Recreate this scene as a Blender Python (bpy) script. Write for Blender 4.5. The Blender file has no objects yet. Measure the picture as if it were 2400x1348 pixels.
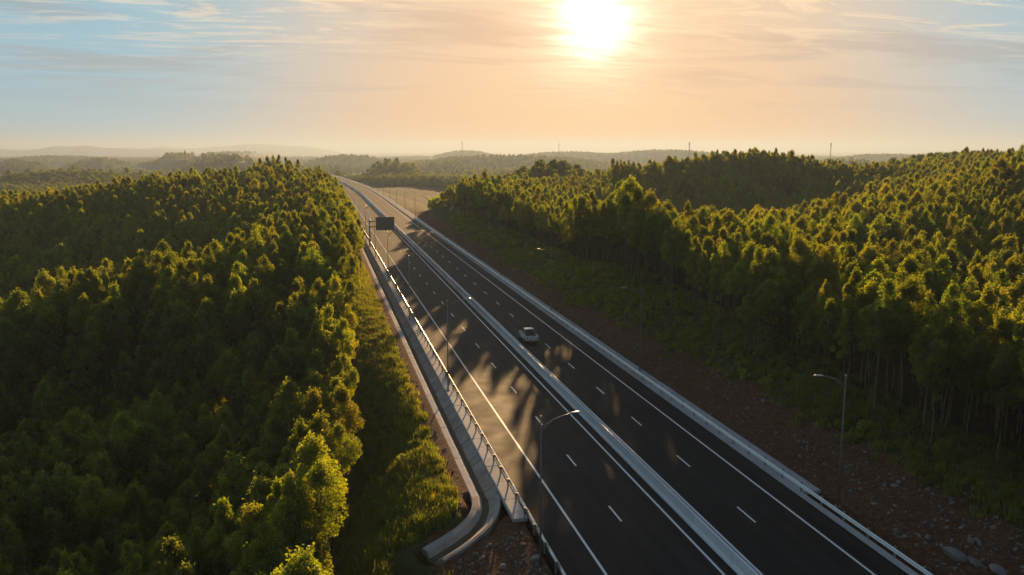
import bpy, bmesh, math, random
import numpy as np
from mathutils import Vector, Matrix, Euler

R = math.radians
random.seed(7)
rng = np.random.default_rng(11)
sc = bpy.context.scene
C = sc.collection

# ------------------------------------------------------------------ camera
CAM_H = 27.4
F = 1950.0                       # focal length in pixels of the 2400 px wide photograph
PITCH = math.atan(324 / F)
YAW = R(13.04)                   # the camera looks this far right of the road's direction (+Y)
cam_d = bpy.data.cameras.new('camera')
cam_d.sensor_width = 36
cam_d.lens = F / 2400 * 36
cam_d.clip_start = 0.5
cam_d.clip_end = 30000
cam = bpy.data.objects.new('camera', cam_d)
cam.location = (0, 0, CAM_H)
cam.rotation_euler = (math.pi / 2 - PITCH, 0, -YAW)
C.objects.link(cam)
sc.camera = cam

# ------------------------------------------------------------------ sun, sky, exposure
SUN_EL, SUN_AZ = R(8.4), R(18.5)   # azimuth measured from +Y towards +X
SUN = Vector((math.sin(SUN_AZ) * math.cos(SUN_EL), math.cos(SUN_AZ) * math.cos(SUN_EL), math.sin(SUN_EL)))
sun_d = bpy.data.lights.new('sun', 'SUN')
sun_d.energy = 5.0
sun_d.angle = R(0.55)
sun_d.color = (1.0, 0.60, 0.26)
sun = bpy.data.objects.new('sun', sun_d)
sun.rotation_euler = (-SUN).to_track_quat('-Z', 'Y').to_euler()
sun.location = SUN * 400
C.objects.link(sun)

sc.view_settings.view_transform = 'Standard'
sc.view_settings.look = 'None'
sc.view_settings.gamma = 1
sc.view_settings.use_curve_mapping = False
sc.view_settings.exposure = 0.8
sc.cycles.use_denoising = True
sc.cycles.max_bounces = 6
sc.cycles.diffuse_bounces = 3
sc.cycles.glossy_bounces = 2
sc.cycles.transmission_bounces = 4
sc.cycles.volume_bounces = 1
sc.cycles.sample_clamp_indirect = 4


class NT:
    """small helper to write node trees"""
    def __init__(s, tree):
        s.t = tree
    def n(s, kind, **kw):
        nd = s.t.nodes.new(kind)
        for k, v in kw.items():
            setattr(nd, k, v)
        return nd
    def put(s, sock, v):
        if isinstance(v, bpy.types.NodeSocket):
            s.t.links.new(v, sock)
        elif v is not None:
            if isinstance(v, (tuple, list, Vector)) and len(v) == 3 and sock.type == 'RGBA':
                v = (*v, 1)
            sock.default_value = v
    def math(s, op, a, b=None, c=None, clamp=False):
        nd = s.n('ShaderNodeMath', operation=op, use_clamp=clamp)
        s.put(nd.inputs[0], a)
        if b is not None: s.put(nd.inputs[1], b)
        if c is not None: s.put(nd.inputs[2], c)
        return nd.outputs[0]
    def vmath(s, op, a, b=None, out=0):
        nd = s.n('ShaderNodeVectorMath', operation=op)
        s.put(nd.inputs[0], a)
        if b is not None:
            s.put(nd.inputs['Scale'] if op == 'SCALE' else nd.inputs[1], b)
        return nd.outputs[out]
    def mix(s, f, a, b, blend='MIX'):
        nd = s.n('ShaderNodeMix', data_type='RGBA', blend_type=blend)
        s.put(nd.inputs[0], f); s.put(nd.inputs[6], a); s.put(nd.inputs[7], b)
        return nd.outputs[2]
    def ramp(s, f, lo, hi, a=0.0, b=1.0, smooth=True):
        nd = s.n('ShaderNodeMapRange', interpolation_type='SMOOTHSTEP' if smooth else 'LINEAR')
        s.put(nd.inputs[0], f); s.put(nd.inputs[1], lo); s.put(nd.inputs[2], hi); s.put(nd.inputs[3], a); s.put(nd.inputs[4], b)
        return nd.outputs[0]
    def noise(s, vec, scale, detail=4, rough=0.55, dist=0.0, out=0):
        nd = s.n('ShaderNodeTexNoise')
        if vec is not None: s.put(nd.inputs['Vector'], vec)
        nd.inputs['Scale'].default_value = scale
        nd.inputs['Detail'].default_value = detail
        nd.inputs['Roughness'].default_value = rough
        nd.inputs['Distortion'].default_value = dist
        return nd.outputs[out]


world = bpy.data.worlds.new('World')
sc.world = world
world.use_nodes = True
wt = world.node_tree
wt.nodes.clear()
w = NT(wt)
gen = w.n('ShaderNodeTexCoord').outputs['Generated']
dirn = w.vmath('NORMALIZE', gen)
sep = w.n('ShaderNodeSeparateXYZ'); w.put(sep.inputs[0], dirn)
dz = w.math('MAXIMUM', sep.outputs[2], 0.0)
sky = w.n('ShaderNodeTexSky', sky_type='NISHITA', sun_disc=False, sun_elevation=SUN_EL, sun_rotation=SUN_AZ,
          air_density=1.0, dust_density=2.2, ozone_density=1.6, altitude=100)
nish = w.vmath('SCALE', sky.outputs[0], 0.10)
sdot = w.math('MAXIMUM', w.vmath('DOT_PRODUCT', dirn, SUN, out=1), 0.0)
# thin morning veil: cream round the sun, orange low below it, pale blue away from it
near_sun = w.math('POWER', sdot, 14.0)
low = w.math('POWER', 2.718, w.math('MULTIPLY', dz, -8.5))
veil = w.mix(w.ramp(near_sun, 0.08, 0.95), (0.31, 0.57, 0.71), (0.88, 0.68, 0.48))
orange = w.math('MULTIPLY', low, w.ramp(near_sun, 0.04, 0.80, 0.16, 0.95), clamp=True)
veil = w.mix(orange, veil, (0.88, 0.44, 0.19))
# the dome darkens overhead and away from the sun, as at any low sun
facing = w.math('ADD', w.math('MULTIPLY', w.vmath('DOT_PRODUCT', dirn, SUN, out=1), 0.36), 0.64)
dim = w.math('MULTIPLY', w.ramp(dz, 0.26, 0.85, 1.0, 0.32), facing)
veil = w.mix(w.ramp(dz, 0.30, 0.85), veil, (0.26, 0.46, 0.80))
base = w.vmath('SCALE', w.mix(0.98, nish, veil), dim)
# clouds on a flat layer far above
proj = w.math('ADD', dz, 0.06)
cp = w.n('ShaderNodeCombineXYZ')
w.put(cp.inputs[0], w.math('DIVIDE', sep.outputs[0], proj))
w.put(cp.inputs[1], w.math('DIVIDE', sep.outputs[1], proj))
def stretched(loc, rot, scl):
    m = w.n('ShaderNodeMapping')
    w.put(m.inputs[0], cp.outputs[0])
    m.inputs[1].default_value = loc; m.inputs[2].default_value = (0, 0, rot); m.inputs[3].default_value = scl
    return m.outputs[0]
nA = w.noise(stretched((1.7, 0.4, 0), R(8), (0.36, 0.70, 1)), 1.2, 9, 0.62, 0.7)
nB = w.noise(stretched((4.2, 7.3, 0), R(-22), (0.8, 2.3, 1)), 1.7, 10, 0.68, 1.1)
nC = w.noise(stretched((9.1, 2.2, 0), R(12), (0.25, 0.35, 1)), 1.0, 3, 0.5, 0.3)
grey = w.ramp(nA, 0.47, 0.60)
grey = w.math('MULTIPLY', grey, w.ramp(dz, 0.02, 0.10))
cloud_dark = w.mix(w.math('POWER', sdot, 20.0), (0.38, 0.42, 0.45), (0.84, 0.52, 0.31))
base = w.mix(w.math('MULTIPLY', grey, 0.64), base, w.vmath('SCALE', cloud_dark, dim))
wisp = w.math('MULTIPLY', w.ramp(nB, 0.48, 0.62), w.ramp(nC, 0.45, 0.58))
wisp = w.math('MULTIPLY', wisp, w.ramp(dz, 0.05, 0.16))
cloud_lit = w.mix(w.math('POWER', sdot, 6.0), (0.72, 0.74, 0.72), (1.10, 0.78, 0.46))
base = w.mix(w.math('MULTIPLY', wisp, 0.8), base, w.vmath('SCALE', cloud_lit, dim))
# the sun behind the veil: bright core and the aureole round it
def lobe(p, col, k):
    return w.vmath('SCALE', col, w.math('MULTIPLY', w.math('POWER', sdot, p), k))
glow = w.vmath('ADD', lobe(2000.0, (1.0, 0.90, 0.75), 2.2), lobe(480.0, (1.0, 0.66, 0.44), 0.85))
glow = w.vmath('ADD', glow, lobe(70.0, (1.0, 0.45, 0.25), 0.03))
# cloud scraps in front of the sun break the glare up
broken = w.ramp(w.noise(stretched((2.6, 5.1, 0), R(-14), (1.1, 2.6, 1)), 1.6, 8, 0.65, 0.8), 0.36, 0.66, 1.15, 0.45)
glow = w.vmath('SCALE', glow, broken)
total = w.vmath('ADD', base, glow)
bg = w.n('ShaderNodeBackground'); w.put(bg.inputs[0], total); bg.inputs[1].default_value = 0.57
wo = w.n('ShaderNodeOutputWorld'); wt.links.new(bg.outputs[0], wo.inputs[0])


# ------------------------------------------------------------------ helpers
def pix(u, v, d):
    """world point seen at photo pixel (u, v) at depth d along the camera's axis"""
    xc, yc = (u - 1200) / F * d, -(v - 674) / F * d
    fwd = d * math.cos(PITCH) + yc * math.sin(PITCH)
    up = yc * math.cos(PITCH) - d * math.sin(PITCH)
    return Vector((xc * math.cos(YAW) + fwd * math.sin(YAW), fwd * math.cos(YAW) - xc * math.sin(YAW), CAM_H + up))
def ground_pix(u, v, z=0.0):
    a = pix(u, v, 1.0) - Vector((0, 0, CAM_H))
    k = (z - CAM_H) / a.z
    return Vector((a.x * k, a.y * k, z))
def project(x, y, z):
    fw = x * np.sin(YAW) + y * np.cos(YAW); xc = x * np.cos(YAW) - y * np.sin(YAW); up = z - CAM_H
    d = fw * np.cos(PITCH) - up * np.sin(PITCH); yc = fw * np.sin(PITCH) + up * np.cos(PITCH)
    return 1200 + F * xc / d, 674 - F * yc / d, d
def smooth(a, b, x):
    t = np.clip((x - a) / (b - a), 0, 1)
    return t * t * (3 - 2 * t)
def vnoise(x, y, seed=0):
    """smooth value noise, numpy"""
    x = np.asarray(x, float); y = np.asarray(y, float)
    xi, yi = np.floor(x).astype(np.int64), np.floor(y).astype(np.int64)
    fx, fy = x - xi, y - yi
    fx = fx * fx * (3 - 2 * fx); fy = fy * fy * (3 - 2 * fy)
    def h(a, b):
        n = (a * 374761393 + b * 668265263 + seed * 982451653) & 0x7fffffff
        n = ((n ^ (n >> 13)) * 1274126177) & 0x7fffffff
        return ((n ^ (n >> 16)) & 0xffff) / 65535.0
    return (h(xi, yi) * (1 - fx) + h(xi + 1, yi) * fx) * (1 - fy) + (h(xi, yi + 1) * (1 - fx) + h(xi + 1, yi + 1) * fx) * fy
def fbm(x, y, seed=0, oct=4):
    s, a = 0, 0.5
    for k in range(oct):
        s = s + a * (vnoise(x * 2 ** k, y * 2 ** k, seed + k) - 0.5); a *= 0.5
    return s
def curve_x(y):
    """sideways shift of the road: straight, then a long bend to the left"""
    t = np.maximum(0, np.minimum(y, 2400) - 470)
    return -t * t / (2 * 4500)

def tag(o, label=None, cat=None, group=None, kind=None):
    if label: o['label'] = label
    if cat: o['category'] = cat
    if group: o['group'] = group
    if kind: o['kind'] = kind
    return o
def link(name, data, parent=None, loc=None, rot=None, scl=None):
    o = bpy.data.objects.new(name, data)
    C.objects.link(o)
    if parent: o.parent = parent
    if loc is not None: o.location = loc
    if rot is not None: o.rotation_euler = rot
    if scl is not None: o.scale = scl
    return o
def empty(name, loc=(0, 0, 0), rz=0):
    o = link(name, None, None, loc, (0, 0, rz))
    o.empty_display_size = 0.3
    return o
def copy_tree(o, parent=None):
    c = o.copy(); C.objects.link(c); c.parent = parent
    for ch in list(o.children):
        copy_tree(ch, c)
    return c
def mesh(name, verts, faces, mats, smooth_shade=False, mat_idx=None):
    m = bpy.data.meshes.new(name)
    m.from_pydata([tuple(v) for v in verts], [], [tuple(f) for f in faces])
    for mm in (mats if isinstance(mats, (list, tuple)) else [mats]):
        m.materials.append(mm)
    if mat_idx is not None:
        m.polygons.foreach_set('material_index', mat_idx)
    if smooth_shade:
        m.polygons.foreach_set('use_smooth', [True] * len(m.polygons))
    m.update()
    return m
def box(bm, c, s, rz=0, bevel=0.0):
    r = bmesh.ops.create_cube(bm, size=1.0)
    bmesh.ops.scale(bm, vec=s, verts=r['verts'])
    if bevel:
        es = list({e for v in r['verts'] for e in v.link_edges})
        rb = bmesh.ops.bevel(bm, geom=es, offset=bevel, segments=1, affect='EDGES')
        vs = list({v for f in rb['faces'] for v in f.verts} | {v for v in r['verts'] if v.is_valid})
        vs = list({v for v0 in vs for f in v0.link_faces for v in f.verts})
    else:
        vs = r['verts']
    if rz:
        bmesh.ops.rotate(bm, cent=(0, 0, 0), matrix=Matrix.Rotation(rz, 3, 'Z'), verts=vs)
    bmesh.ops.translate(bm, vec=c, verts=vs)
def tube(bm, pts, radii, n=8, cap=True):
    pts = [Vector(p) for p in pts]
    rings = []
    for i, p in enumerate(pts):
        t = (pts[min(i + 1, len(pts) - 1)] - pts[max(i - 1, 0)]).normalized()
        a = t.cross(Vector((0, 0, 1)))
        if a.length < 1e-3: a = Vector((1, 0, 0))
        a.normalize(); b = t.cross(a)
        rings.append([bm.verts.new(p + (a * math.cos(2 * math.pi * k / n) + b * math.sin(2 * math.pi * k / n)) * radii[i]) for k in range(n)])
    for r0, r1 in zip(rings, rings[1:]):
        for k in range(n):
            bm.faces.new((r0[k], r0[(k + 1) % n], r1[(k + 1) % n], r1[k]))
    if cap:
        bm.faces.new(rings[0][::-1]); bm.faces.new(rings[-1])
def finish(bm, name, mat, smooth_shade=False):
    bmesh.ops.recalc_face_normals(bm, faces=bm.faces[:])
    m = bpy.data.meshes.new(name)
    bm.to_mesh(m); bm.free()
    m.materials.append(mat)
    if smooth_shade:
        m.polygons.foreach_set('use_smooth', [True] * len(m.polygons))
    return m
def prism(bm, prof, y0, y1):
    """extrude a closed (x, z) profile along y"""
    a = [bm.verts.new((x, y0, z)) for x, z in prof]; b = [bm.verts.new((x, y1, z)) for x, z in prof]
    n = len(prof)
    for k in range(n):
        bm.faces.new((a[k], a[(k + 1) % n], b[(k + 1) % n], b[k]))
    bm.faces.new(a[::-1]); bm.faces.new(b)
def sweep(prof, path, closed=True):
    """profile (x, z) offset sideways from a path of (x, y, z, heading) -> verts, faces"""
    vs, fs, n = [], [], len(prof)
    for (px, py, pz, hd) in path:
        c, s = math.cos(hd), math.sin(hd)
        for x, z in prof:
            vs.append((px + x * c, py + x * s, pz + z))
    for i in range(len(path) - 1):
        for k in range(n if closed else n - 1):
            a, b = i * n + k, i * n + (k + 1) % n
            fs.append((a, b, b + n, a + n))
    if closed:
        fs.append(tuple(range(n))[::-1]); fs.append(tuple((len(path) - 1) * n + k for k in range(n)))
    return vs, fs
ROAD_Y = list(np.arange(-25, 470, 9.0)) + list(np.arange(470, 1150, 14.0))
def road_path(y0=-1e9, y1=1e9, extra=()):
    ys = sorted(set([y for y in ROAD_Y if y0 < y < y1] + list(extra)))
    return [(float(curve_x(y)), float(y), 0.0, 0.0) for y in ys]


# ------------------------------------------------------------------ materials
def material(name):
    m = bpy.data.materials.new(name); m.use_nodes = True
    t = m.node_tree; t.nodes.clear()
    k = NT(t)
    out = k.n('ShaderNodeOutputMaterial')
    return m, k, out
def principled(k, out, col, rough=0.7, metal=0.0, spec=0.5, bump=None, bump_s=0.3, bump_d=0.05):
    b = k.n('ShaderNodeBsdfPrincipled')
    k.put(b.inputs['Base Color'], col); k.put(b.inputs['Roughness'], rough); k.put(b.inputs['Metallic'], metal)
    b.inputs['Specular IOR Level'].default_value = spec
    if bump is not None:
        bp = k.n('ShaderNodeBump'); bp.inputs['Strength'].default_value = bump_s; bp.inputs['Distance'].default_value = bump_d
        k.put(bp.inputs['Height'], bump); k.put(b.inputs['Normal'], bp.outputs[0])
    k.t.links.new(b.outputs[0], out.inputs[0])
    return b
def pos(k):
    return k.n('ShaderNodeNewGeometry').outputs['Position']
def plain(name, col, rough=0.6, metal=0.0, spec=0.5, var=0.15, scale=3.0):
    m, k, out = material(name)
    nz = k.noise(k.n('ShaderNodeTexCoord').outputs['Object'], scale, 4, 0.6)
    f = k.ramp(nz, 0.3, 0.7, 1 - var, 1 + var, False)
    c = k.vmath('SCALE', col, f)
    principled(k, out, c, rough, metal, spec)
    return m

def mat_asphalt():
    m, k, out = material('asphalt')
    p = pos(k)
    fine = k.noise(p, 22.0, 3, 0.7)
    big = k.noise(p, 0.35, 4, 0.55)
    mp = k.n('ShaderNodeMapping'); k.put(mp.inputs[0], p); mp.inputs[3].default_value = (1.1, 0.015, 1)
    streak = k.noise(mp.outputs[0], 1.6, 4, 0.6)
    f = k.math('ADD', k.ramp(fine, 0.3, 0.7, 0.8, 1.2, False), k.ramp(big, 0.3, 0.7, -0.18, 0.18, False))
    f = k.math('ADD', f, k.ramp(streak, 0.35, 0.68, -0.2, 0.34, False))
    sx = k.n('ShaderNodeSeparateXYZ'); k.put(sx.inputs[0], p)
    trk = k.math('SINE', k.math('MULTIPLY', k.math('ADD', sx.outputs[0], 0.4), 2 * math.pi / 1.8))
    f = k.math('ADD', f, k.math('MULTIPLY', trk, k.ramp(k.noise(mp.outputs[0], 0.7, 3, 0.6), 0.35, 0.65, 0.0, 0.26, False)))
    patch = k.noise(p, 0.09, 2, 0.4)
    f = k.math('ADD', f, k.ramp(patch, 0.56, 0.60, 0.0, -0.14))
    principled(k, out, k.vmath('SCALE', (0.017, 0.0175, 0.019), f), k.ramp(big, 0.3, 0.7, 0.66, 0.80, False), 0, 0.12, fine, 0.25, 0.01)
    return m
def mat_paint():
    m, k, out = material('road_paint')
    p = pos(k)
    wear = k.ramp(k.noise(p, 9.0, 6, 0.75), 0.60, 0.72)
    principled(k, out, k.mix(k.math('MULTIPLY', wear, 0.55), (0.90, 0.90, 0.89), (0.34, 0.33, 0.31)), 0.55)
    return m
def mat_concrete(name, col, stain=0.45, rough=0.85):
    m, k, out = material(name)
    p = pos(k)
    a = k.noise(p, 0.9, 6, 0.65); b = k.noise(p, 14.0, 3, 0.6)
    c = k.mix(k.math('MULTIPLY', k.ramp(a, 0.45, 0.72), stain), col, (0.16, 0.115, 0.075))
    rnd = k.n('ShaderNodeObjectInfo').outputs['Random']
    f = k.math('MULTIPLY', k.ramp(b, 0.3, 0.7, 0.85, 1.12, False), k.ramp(rnd, 0, 1, 0.86, 1.1, False))
    principled(k, out, k.vmath('SCALE', c, f), rough, 0, 0.3, b, 0.3, 0.01)
    return m
def mat_steel(name, col, rough, metal=0.85):
    m, k, out = material(name)
    a = k.noise(pos(k), 2.5, 5, 0.7)
    principled(k, out, k.vmath('SCALE', col, k.ramp(a, 0.3, 0.7, 0.8, 1.12, False)), k.ramp(a, 0.3, 0.7, rough - 0.08, rough + 0.12, False), metal)
    return m
def mat_ground():
    m, k, out = material('ground')
    p = pos(k)
    at = k.n('ShaderNodeAttribute', attribute_name='cover')
    sp = k.n('ShaderNodeSeparateColor'); k.put(sp.inputs[0], at.outputs['Color'])
    n1 = k.noise(p, 0.25, 6, 0.65); n2 = k.noise(p, 2.2, 5, 0.7); n3 = k.noise(p, 9.0, 4, 0.7)
    floor = k.mix(k.ramp(n2, 0.35, 0.65), (0.030, 0.026, 0.012), (0.060, 0.045, 0.022))
    dirt = k.mix(k.ramp(n2, 0.35, 0.68), (0.095, 0.042, 0.023), (0.20, 0.092, 0.050))
    dirt = k.mix(k.math('MULTIPLY', k.ramp(n3, 0.58, 0.72), 0.6), dirt, (0.24, 0.19, 0.16))
    grass = k.mix(k.ramp(n2, 0.3, 0.7), (0.035, 0.050, 0.012), (0.075, 0.085, 0.022))
    field = k.mix(k.ramp(n1, 0.4, 0.6), (0.075, 0.066, 0.030), (0.045, 0.055, 0.018))
    wob = k.math('MULTIPLY', k.math('SUBTRACT', n2, 0.5), 0.9)
    c = k.mix(k.ramp(k.math('ADD', sp.outputs[1], wob), 0.35, 0.65), floor, grass)
    c = k.mix(k.ramp(k.math('ADD', sp.outputs[2], wob), 0.35, 0.65), c, field)
    c = k.mix(k.ramp(k.math('ADD', sp.outputs[0], wob), 0.35, 0.65), c, dirt)
    principled(k, out, c, 0.95, 0, 0.15, k.math('ADD', n2, k.math('MULTIPLY', n3, 0.4)), 0.8, 0.25)
    return m
def mat_leaf(name, dark, light, yellow=0.3, trans=0.5):
    m, k, out = material(name)
    info = k.n('ShaderNodeObjectInfo')
    nz = k.noise(k.n('ShaderNodeTexCoord').outputs['Object'], 1.1, 3, 0.6)
    c = k.mix(k.ramp(nz, 0.35, 0.65), dark, light)
    c = k.mix(k.ramp(info.outputs['Random'], 0.45, 1.0, 0.0, yellow, False), c, (0.115, 0.085, 0.014))
    w2 = k.n('ShaderNodeTexWhiteNoise', noise_dimensions='1D'); k.put(w2.inputs['W'], k.math('MULTIPLY', info.outputs['Random'], 33.1))
    c = k.mix(k.ramp(w2.outputs[0], 0.6, 1.0, 0.0, 0.45, False), c, (0.038, 0.070, 0.012))
    wn = k.n('ShaderNodeTexWhiteNoise', noise_dimensions='1D'); k.put(wn.inputs['W'], k.math('MULTIPLY', info.outputs['Random'], 71.7))
    c = k.vmath('SCALE', c, k.ramp(wn.outputs[0], 0, 1, 0.7, 1.25, False))
    d = k.n('ShaderNodeBsdfDiffuse'); k.put(d.inputs[0], c)
    tr = k.n('ShaderNodeBsdfTranslucent'); k.put(tr.inputs[0], k.mix(1.0, c, (7.6, 6.9, 0.8), 'MULTIPLY'))
    g = k.n('ShaderNodeBsdfGlossy'); g.inputs['Roughness'].default_value = 0.42; g.inputs[0].default_value = (1, 1, 1, 1)
    m1 = k.n('ShaderNodeMixShader'); m1.inputs[0].default_value = trans
    k.t.links.new(d.outputs[0], m1.inputs[1]); k.t.links.new(tr.outputs[0], m1.inputs[2])
    m2 = k.n('ShaderNodeMixShader'); m2.inputs[0].default_value = 0.035
    k.t.links.new(m1.outputs[0], m2.inputs[1]); k.t.links.new(g.outputs[0], m2.inputs[2])
    k.t.links.new(m2.outputs[0], out.inputs[0])
    return m
def mat_bark():
    m, k, out = material('bark')
    tc = k.n('ShaderNodeTexCoord').outputs['Object']
    mp = k.n('ShaderNodeMapping'); k.put(mp.inputs[0], tc); mp.inputs[3].default_value = (6, 6, 0.9)
    nz = k.noise(mp.outputs[0], 1.5, 4, 0.6)
    principled(k, out, k.mix(k.ramp(nz, 0.35, 0.65), (0.10, 0.072, 0.050), (0.26, 0.21, 0.16)), 0.9, 0, 0.2)
    return m

M = dict(
    asphalt=mat_asphalt(), paint=mat_paint(),
    concrete=mat_concrete('verge_concrete', (0.55, 0.53, 0.52), 0.30),
    stone=mat_concrete('channel_concrete', (0.40, 0.36, 0.32), 0.5),
    barrier=mat_concrete('barrier_concrete', (0.72, 0.76, 0.82), 0.08, 0.45),
    steel=mat_steel('galvanised_steel', (0.62, 0.63, 0.64), 0.34),
    post=mat_steel('post_steel', (0.36, 0.35, 0.34), 0.5, 0.6),
    pole=mat_steel('pole_steel', (0.22, 0.22, 0.22), 0.5, 0.3),
    ground=mat_ground(),
    leaf=mat_leaf('eucalyptus_leaf', (0.032, 0.047, 0.008), (0.076, 0.086, 0.012), 0.30, 0.62),
    far_leaf=mat_leaf('broad_leaf', (0.035, 0.048, 0.016), (0.070, 0.080, 0.024), 0.15, 0.35),
    shrub=mat_leaf('shrub_leaf', (0.055, 0.080, 0.014), (0.115, 0.135, 0.024), 0.25),
    grass=mat_leaf('grass_blade', (0.052, 0.068, 0.013), (0.105, 0.112, 0.022), 0.45, 0.42),
    bark=mat_bark(),
    silt=mat_concrete('silt', (0.15, 0.095, 0.055), 0.6, 0.95),
    rock=mat_concrete('rock', (0.27, 0.24, 0.23), 0.5, 0.9),
    white_paint=plain('white_car_paint', (0.80, 0.80, 0.79), 0.25, 0, 0.5, 0.03),
    glass=plain('dark_glass', (0.015, 0.014, 0.013), 0.08, 0, 0.6, 0.05),
    black=plain('black_plastic', (0.02, 0.02, 0.02), 0.6),
    tyre=plain('tyre_rubber', (0.018, 0.018, 0.018), 0.85),
    rim=plain('wheel_rim', (0.45, 0.45, 0.46), 0.35, 0.8),
    red=plain('tail_light', (0.35, 0.02, 0.015), 0.25),
    sign=plain('sign_back', (0.20, 0.20, 0.20), 0.55, 0.3, 0.4, 0.12, 0.8),
    roof=plain('white_roof_sheet', (0.75, 0.75, 0.73), 0.4, 0.2),
    wall=plain('shed_wall', (0.25, 0.22, 0.19), 0.8),
    mast=plain('mast_paint', (0.30, 0.16, 0.13), 0.6),
    far_hill=plain('far_hill_forest', (0.040, 0.052, 0.030), 0.95, 0, 0.1, 0.3, 0.01),
)

# ------------------------------------------------------------------ terrain
TREE_H = 11.9
# tree tops seen in the photograph: pixel u, v and distance -> height of the ground below
CTRL = [
 (100,1100,77,0),(300,960,93,0),(640,1240,51,0),(820,1060,56,0),(0,1340,60,0),(200,900,103,0),(450,1000,86,0),(600,900,93,0),(250,1250,67,0),(440,1200,66,0),
 (450,640,118,0),(0,735,114,0),(200,700,114,0),(300,790,106,0),(600,740,106,0),(790,640,122,0),(800,590,134,0),(330,660,118,0),
 (600,560,142,0),(700,505,170,0),(770,470,200,0),
 (0,690,165,0),(150,665,168,0),(300,645,172,0),(450,622,172,0),(600,545,182,0),
 (0,560,225,0),(150,530,228,0),(300,505,230,0),(450,485,228,0),(620,470,222,0),
 (700,420,290,0),(600,394,345,0),(745,394,332,0),(400,410,325,0),(200,450,275,0),(0,492,250,0),(-250,540,230,0),(-250,720,130,0),(-250,1000,75,0),
 (1010,408,330,0),(1120,420,275,0),(1250,452,222,0),(1500,488,152,0),(1750,530,116,0),(1900,600,92,0),(2200,750,66,0),(2380,850,55,0),(2600,1000,48,0),
 (1300,462,262,0),(1450,485,215,0),(1450,478,275,0),(1600,510,195,0),(1600,505,270,0),(1750,530,170,0),(1750,525,262,0),(1860,520,235,0),(1920,490,262,0),
 (1700,357,348,0),(1600,368,346,0),(1500,392,342,0),(1420,412,340,0),(1780,357,346,0),(1850,361,340,0),(1930,390,330,0),(1985,412,318,0),
 (1900,545,128,0),(2000,480,175,0),(2100,440,190,0),(2150,440,195,0),(2250,395,215,0),(2390,357,220,0),(2550,346,220,0),(2300,500,142,0),(2400,600,112,0),(2150,560,126,0),(2380,690,84,0),(2600,560,130,0),
 (2100,368,430,0),(2250,360,450,0),(2020,400,420,0),(2500,352,420,0),
]
P = []
for u, v, d, zz in CTRL:
    p = pix(u, v, d)
    P.append((p.x, p.y, p.z - TREE_H))
P += [(60, 420, -5), (100, 470, -6), (60, 560, -6), (140, 520, -7), (20, 470, -3), (60, 380, -1), (-20, 420, -6), (-80, 470, -12), (-200, 440, -12), (-320, 430, -14), (-420, 350, -12),
      (-120, 600, -16), (-350, 650, -17), (0, 800, -10), (-200, 900, -17), (200, 800, -12), (400, 700, -16), (250, 480, -10), (200, 400, -4), (330, 520, -12),
      (600, 900, -20), (-600, 900, -20), (-700, 600, -17), (800, 600, -15), (200, 1300, -24), (-400, 1300, -28), (0, 1700, -34), (-1000, 1800, -34), (1000, 1800, -34), (0, 3000, -36), (-2500, 2500, -36), (2500, 2500, -36),
      (-400, 100, -8), (400, 60, 6), (-200, -100, -8), (200, -100, 4), (20, -60, -4), (-80, 0, -10), (90, 10, 4), (600, 300, 5),
      (0, 9000, -36), (-8000, 6000, -36), (8000, 6000, -36), (-8000, -500, -12), (8000, -500, -12)]
P = np.array(P)
CC = 9.0
def _phi(dx, dy):
    return np.sqrt(dx * dx + dy * dy + CC * CC)
_A = _phi(P[:, None, 0] - P[None, :, 0], P[:, None, 1] - P[None, :, 1])
_n = len(P)
_S = np.zeros((_n + 1, _n + 1)); _S[:_n, :_n] = _A + np.eye(_n) * -0.6; _S[:_n, _n] = 1; _S[_n, :_n] = 1
_W = np.linalg.solve(_S, np.append(P[:, 2], 0))
# low hills far off: u, v of the tree tops, depth, half width in px, half depth in m, height of trees on them
FAR_HILLS = [(925, 396, 1107, 62, 78, 4), (1190, 368, 2277, 235, 247.5, 12), (815, 366, 2656.5, 90, 247.5, 12), (40, 379, 1973.4, 65, 165, 12), (235, 375, 2277, 60, 165, 12),
             (415, 376, 2428.8, 80, 165, 12), (560, 383, 1669.8, 150, 132, 12), (1560, 354, 3491.4, 160, 330, 12), (1330, 358, 3795, 130, 330, 12), (1980, 378, 1669.8, 90, 165, 12),
             (1290, 410, 440, 110, 45, 4), (1090, 355, 4554, 70, 363, 12), (660, 392, 1080, 80, 78, 10), (2080, 364, 3339.6, 120, 330, 12), (760, 393, 1745.7, 60, 132, 12),
             (1050, 385, 1745.7, 70, 132, 12), (2250, 360, 4098.6, 120, 330, 12), (130, 368, 3339.6, 120, 264, 12), (150, 402, 972, 160, 78, 10)]
FH = []
for u, v, d, wu, wd, th in FAR_HILLS:
    p = pix(u, v, d); az = math.atan2(p.x, p.y)
    FH.append((p.x, p.y, math.sin(az), math.cos(az), wu / F * d, wd, p.z - th))
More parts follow.
